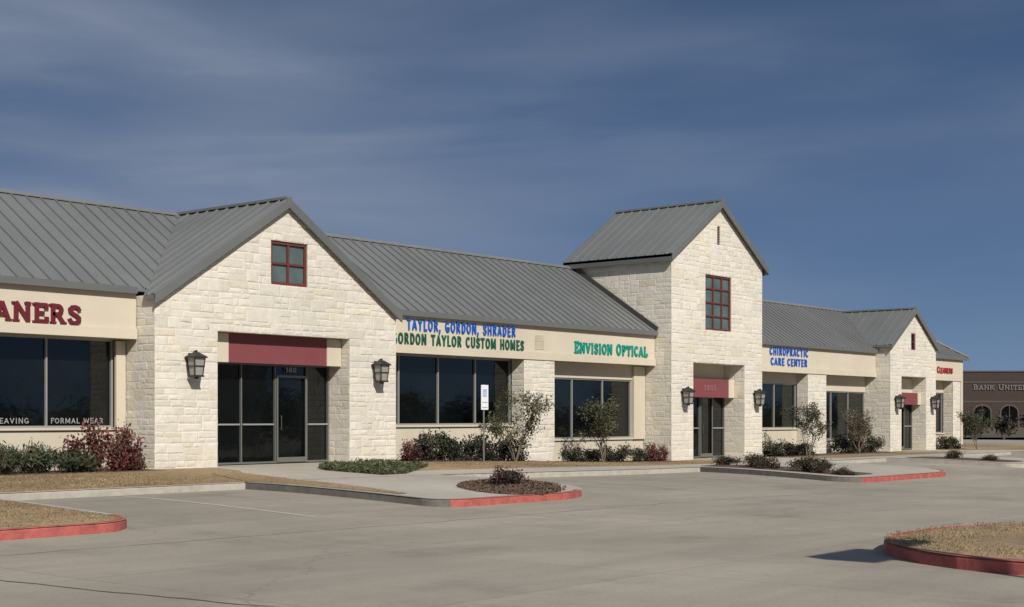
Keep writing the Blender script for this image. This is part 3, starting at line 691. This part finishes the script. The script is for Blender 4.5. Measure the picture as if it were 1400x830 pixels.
def blades(n,x0,x1,y0,y1,zf,ok=None):
    k=0
    while k<n:
        x=rnd.uniform(x0,x1);y=rnd.uniform(y0,y1)
        if ok and not ok(x,y): k+=1; continue
        z=zf(x,y);h=rnd.uniform(.012,.034);a=rnd.uniform(0,6.28);w=.008;v=rnd.uniform(.55,1.35)*(1+.5*noise.noise((x*.8,y*.8,0)))
        dx,dy=math.cos(a)*w,math.sin(a)*w; lx,ly=rnd.gauss(0,.02),rnd.gauss(0,.02)
        m.poly([(x-dx,y-dy,z),(x+dx,y+dy,z),(x+lx,y+ly,z+h)],(v,v*rnd.uniform(.9,1.08),v*.9)); k+=1
blades(18000,8,22,24.4,29.3,topz,lambda x,y:not(x>20.4))
blades(6000,20.3,23,19.6,28.2,topz,lambda x,y:inside(x,y,WEDGE))
blades(12000,7,13.2,18.4,24.2,topz,lambda x,y:inside(x,y,PA))
blades(16000,16.4,23.2,1,8.6,lambda x,y:itz(x,y)+.03,lambda x,y:inside(x,y,PE))
blades(6000,29.9,46,25.9,29.2,topz)
m.obj('grass_blades',M_blade,kind='stuff',label='short dormant tan grass')
m=MB()
for i in range(1500):
    a=rnd.uniform(0,6.283);s_=math.sqrt(rnd.random())*1.05; p=BC+fa*2.25*s_*math.cos(a)+ra*1.15*s_*math.sin(a)
    leafquad(m,Vector((p.x,p.y,bedz(p.x,p.y)+.012)),.03*rnd.uniform(.6,1.5),tintc((.11,.07,.045),rnd,.5),rnd,2.2)
m.obj('bark_chips',M_leaf,kind='stuff',label='loose brown bark chips in the mulch island')
def make_tree(loc,h,spread,base,seed,nl=2600,label='',leaf=.06,stems=4,grp='small trees along the facade',name='small_tree',lowest=.18):
    rnd=random.Random(seed); r=empty(name,loc,label=label,category='tree',group=grp)
    t=MB();tips=[]
    def grow(p,d,l,rad,lev):
        pts=[p];rr=[rad];q=Vector(p);dd=Vector(d)
        for i in range(4):
            dd=(dd+Vector((rnd.gauss(0,.12),rnd.gauss(0,.12),rnd.gauss(.04,.08)))).normalized(); q=q+dd*l/4; pts.append(tuple(q)); rr.append(rad*(1-.17*(i+1)))
            if lev>0 and q.z>h*lowest: tips.append((Vector(q),lev))
        t.tube(pts,rr,5)
        if lev<3:
            for k in range(3 if lev<2 else 2):
                i=rnd.choice((2,3,4)); nd=(dd+Vector((rnd.gauss(0,.6),rnd.gauss(0,.6),rnd.gauss(.1,.3)))).normalized()
                grow(pts[i],nd,l*.6,rr[i]*.65,lev+1)
    for s_ in range(stems):
        a=6.283*s_/stems+rnd.uniform(-.4,.4); grow((rnd.uniform(-.05,.05),rnd.uniform(-.05,.05),-.05),Vector((math.cos(a)*spread/h*.55,math.sin(a)*spread/h*.55,1)).normalized(),h*.5,h*.009+.004,0)
    t.obj('trunk',M_bark,parent=r,fix=True)
    c=MB(); wt={}
    for i in range(nl):
        k=rnd.randrange(len(tips)); p,lev=tips[k]
        q=p+Vector((rnd.gauss(0,.09),rnd.gauss(0,.09),rnd.gauss(0,.09)))*spread
        if k not in wt: wt[k]=rnd.uniform(.6,1.3)
        if q.z<.1: continue
        col=tuple(x*wt[k] for x in tintc(base,rnd)); leafquad(c,q,leaf*rnd.uniform(.6,1.3),col,rnd,2)
    c.obj('crown',M_leaf,parent=r)
    return r
for i,(x,y,h,sp,b) in enumerate(((35.9,29.4,2.45,.85,(.085,.088,.042)),(40.6,29.3,2.3,.95,(.08,.08,.042)),(55.6,29.2,2.4,.9,(.06,.065,.038)),(60.5,29.2,2.15,1.1,(.11,.09,.058)),(73.2,28.6,2.2,1.0,(.07,.07,.04)))):
    make_tree((x,y,topz(x,y)),h,sp,b,100+i,label='small sparse multi-stem tree with olive leaves before the facade',leaf=.042,nl=3400,stems=4)
# ---------------------------------------------------------------- distant bank
yaw=math.atan2(-.7716,.6361)
b=empty('bank_building',(126.8,50.5,-.45),yaw,label='low brown brick bank building with tan band and arched windows',category='building')
m=MB(); m.box(-1.2,30,0,22,0,5.0,m=0); m.box(-1.25,30.05,-.05,22.05,5.0,5.12,m=1);m.box(-1.2,30,0,22,5.12,6.0,m=0);m.box(-1.28,30.08,-.08,22.08,6.0,6.12,m=1);m.box(-1.22,30.02,-.04,0,0,.9,m=1);m.box(-1.22,30.02,-.04,-.001,3.2,3.35,m=1)
m.obj('wall',[M_brick,M_band],parent=b)
for i in range(7):
    u=.6+i*2.5
    g=MB(); g.poly([(u,-.05,1.0),(u+1.5,-.05,1.0),(u+1.5,-.05,2.3)]+[(u+.75+.75*math.cos(math.radians(a)),-.05,2.3+.6*math.sin(math.radians(a))) for a in range(15,180,15)]+[(u,-.05,2.3)])
    wv=g.obj('window',M_glass,parent=b)
    f=MB()
    o_=[(u-.15,.95),(u-.15,2.3)]+[(u+.75-.9*math.cos(math.radians(a)),2.3+.75*math.sin(math.radians(a))) for a in range(15,180,15)]+[(u+1.65,2.3),(u+1.65,.95)]
    i_=[(u,.95),(u,2.3)]+[(u+.75-.75*math.cos(math.radians(a)),2.3+.6*math.sin(math.radians(a))) for a in range(15,180,15)]+[(u+1.5,2.3),(u+1.5,.95)]
    for k in range(len(o_)-1): f.poly([(o_[k][0],-.07,o_[k][1]),(i_[k][0],-.07,i_[k][1]),(i_[k+1][0],-.07,i_[k+1][1]),(o_[k+1][0],-.07,o_[k+1][1])])
    f.box(u+.72,u+.78,-.065,-.055,1.0,2.9)
    f.obj('frame',M_band,parent=wv)
rv=Vector((.6361,-.7716,0)); fv=Vector((.7716,.6361,0))
p=Vector((126.8,50.5,0))+rv*.5-fv*.06
lettering('BANK UNITED',(p.x,p.y,3.9),5.0,.52,M_tbank,small=.86,th=.13,rot=yaw,label='dull pale letters BANK UNITED on brown brick wall')
for i in range(6):
    p=Vector((126.8,50.5,0))+rv*(-1+i*2.4)-fv*R.uniform(4,9)
    make_tree((p.x,p.y,-.7),R.uniform(2.0,3.0),2.0,(.05,.05,.032),200+i,label='small dark tree planted in front of the brick bank',leaf=.16,nl=700,grp='trees before the bank')
c0=Vector((126.8,50.5,0))-fv*14
q=[c0-rv*12,c0+rv*40,c0+rv*40+fv*1.2,c0-rv*12+fv*1.2]
m=MB();m.slab([(v.x,v.y,-.58) for v in q],.2);m.obj('far_kerb',M_kerb,kind='structure',fix=True)
m=MB();rnd=random.Random(3)
for i in range(9000):
    u=rnd.uniform(-60,220); d=rnd.uniform(230,250); hh=5+4*noise.noise((u*.05,0,0))+2*noise.noise((u*.3,4,0))
    p=fv*d+rv*u; leafquad(m,Vector((p.x,p.y,rnd.random()*hh-.5)),rnd.uniform(.8,1.8),tintc((.05,.055,.035),rnd),rnd,1.2)
m.obj('distant_treeline',M_leaf,kind='stuff',label='distant dark line of trees beyond the lots')
m=MB()
for i in range(12000):
    u=rnd.uniform(-60,330); hh=3.2+4.5*noise.noise((u*.07,2,0))+3.5*noise.noise((u*.25,4,0))
    z=(rnd.random()**.8)*max(1.0,hh)
    leafquad(m,Vector((u,-62+rnd.gauss(0,2.5),z-.6)),rnd.uniform(.6,1.4),tintc((.035,.04,.025),rnd,.5),rnd,1.2)
m.obj('reflection_woods',M_leaf,kind='stuff',label='unseen dark trees behind the camera, added for shop window reflections')  # added out of view so the shop glass reflects dark trees
# ---------------------------------------------------------------- light, sky, camera
az=Vector((-.44,-.9)).normalized(); el=math.radians(36)
sd=Vector((az.x*math.cos(el),az.y*math.cos(el),math.sin(el)))
sl=bpy.data.lights.new('sun','SUN'); sl.energy=4.7; sl.angle=math.radians(.5); sl.color=(1,.948,.865)
so=bpy.data.objects.new('sun',sl); COL.objects.link(so); so.rotation_euler=(-sd).to_track_quat('-Z','Y').to_euler()
w=bpy.data.worlds.new('World'); sc.world=w; w.use_nodes=True; nt=w.node_tree; N=nt.nodes; L=nt.links
bg=N['Background']; bg.inputs['Strength'].default_value=.1
sky=N.new('ShaderNodeTexSky'); sky.sky_type='NISHITA'; sky.sun_disc=False; sky.sun_elevation=el; sky.sun_rotation=math.atan2(az.x,az.y); sky.air_density=1; sky.dust_density=.5
tc=N.new('ShaderNodeTexCoord'); sx=N.new('ShaderNodeSeparateXYZ'); L.new(tc.outputs['Generated'],sx.inputs[0])
cr=N.new('ShaderNodeValToRGB'); e=cr.color_ramp.elements
e[0].position=0; e[0].color=(.16,.265,.41,1); e[1].position=.30; e[1].color=(.040,.082,.172,1)
k=e.new(.08); k.color=(.098,.180,.325,1)
k=e.new(.17); k.color=(.062,.122,.248,1)
L.new(sx.outputs['Z'],cr.inputs[0])
def cloud(scale,loc,rot,ns,det,lo_,hi_,amt,rough,dist):
    mp=N.new('ShaderNodeMapping'); mp.inputs['Scale'].default_value=scale; mp.inputs['Rotation'].default_value=rot; mp.inputs['Location'].default_value=loc; L.new(tc.outputs['Generated'],mp.inputs[0])
    n1=N.new('ShaderNodeTexNoise'); n1.inputs['Scale'].default_value=ns; n1.inputs['Detail'].default_value=det; n1.inputs['Roughness'].default_value=rough; n1.inputs['Distortion'].default_value=dist; L.new(mp.outputs[0],n1.inputs['Vector'])
    r1=N.new('ShaderNodeMapRange'); r1.interpolation_type='SMOOTHSTEP'; r1.inputs[1].default_value=lo_; r1.inputs[2].default_value=hi_; r1.inputs[3].default_value=0; r1.inputs[4].default_value=amt; L.new(n1.outputs[0],r1.inputs[0]); return r1.outputs[0]
def M2(op,a,b_,clamp=False):
    x=N.new('ShaderNodeMath'); x.operation=op; x.use_clamp=clamp
    for i,q in enumerate((a,b_)):
        if isinstance(q,(int,float)): x.inputs[i].default_value=q
        else: L.new(q,x.inputs[i])
    return x.outputs[0]
A=cloud((1,1,4.8),(3.3,1.2,.6),(.14,-.08,0),1.6,6,.34,.68,.60,.44,.25)
B=cloud((1.2,1.2,8),(.4,2.2,1.6),(.20,-.12,0),2.4,8,.42,.74,.34,.54,.4)
dp=N.new('ShaderNodeVectorMath'); dp.operation='DOT_PRODUCT'; L.new(tc.outputs['Generated'],dp.inputs[0]); dp.inputs[1].default_value=(-.6361,.7716,0)
lw=N.new('ShaderNodeMapRange'); lw.interpolation_type='SMOOTHSTEP'; lw.inputs[1].default_value=-.34; lw.inputs[2].default_value=.28; lw.inputs[3].default_value=.5; lw.inputs[4].default_value=1.25; L.new(dp.outputs['Value'],lw.inputs[0])
band=N.new('ShaderNodeValToRGB'); be=band.color_ramp.elements; be[0].position=0; be[0].color=(.5,.5,.5,1); be[1].position=.33; be[1].color=(.45,.45,.45,1)
q_=be.new(.15); q_.color=(1,1,1,1); q_=be.new(.24); q_.color=(.9,.9,.9,1); L.new(sx.outputs['Z'],band.inputs[0])
f_=M2('ADD',A,B); f_=M2('ADD',f_,.05); f_=M2('MULTIPLY',f_,lw.outputs[0]); f_=M2('MULTIPLY',f_,band.outputs[0],True)
mx=N.new('ShaderNodeMix'); mx.data_type='RGBA'; mx.inputs[7].default_value=(.235,.28,.375,1); L.new(f_,mx.inputs[0]); L.new(cr.outputs[0],mx.inputs[6])
v=N.new('ShaderNodeVectorMath'); v.operation='SCALE'; v.inputs['Scale'].default_value=10; L.new(mx.outputs[2],v.inputs[0])
r2=N.new('ShaderNodeMapRange'); r2.inputs[1].default_value=.30;r2.inputs[2].default_value=.6;r2.inputs[3].default_value=0;r2.inputs[4].default_value=1;L.new(sx.outputs['Z'],r2.inputs[0])
m2=N.new('ShaderNodeMix'); m2.data_type='RGBA'; L.new(r2.outputs[0],m2.inputs[0]); L.new(v.outputs[0],m2.inputs[6]); L.new(sky.outputs[0],m2.inputs[7]); L.new(m2.outputs[2],bg.inputs['Color'])
cam=bpy.data.cameras.new('camera'); co=bpy.data.objects.new('camera',cam); COL.objects.link(co); sc.camera=co
co.location=(0,0,1.3); co.rotation_euler=(math.radians(90),0,math.atan2(-.7716,.6361)); cam.sensor_width=36; cam.lens=1940/1400*36; cam.shift_y=157/1400; cam.clip_start=.1; cam.clip_end=5000
sc.view_settings.view_transform='Standard'; sc.view_settings.look='None'; sc.view_settings.exposure=0
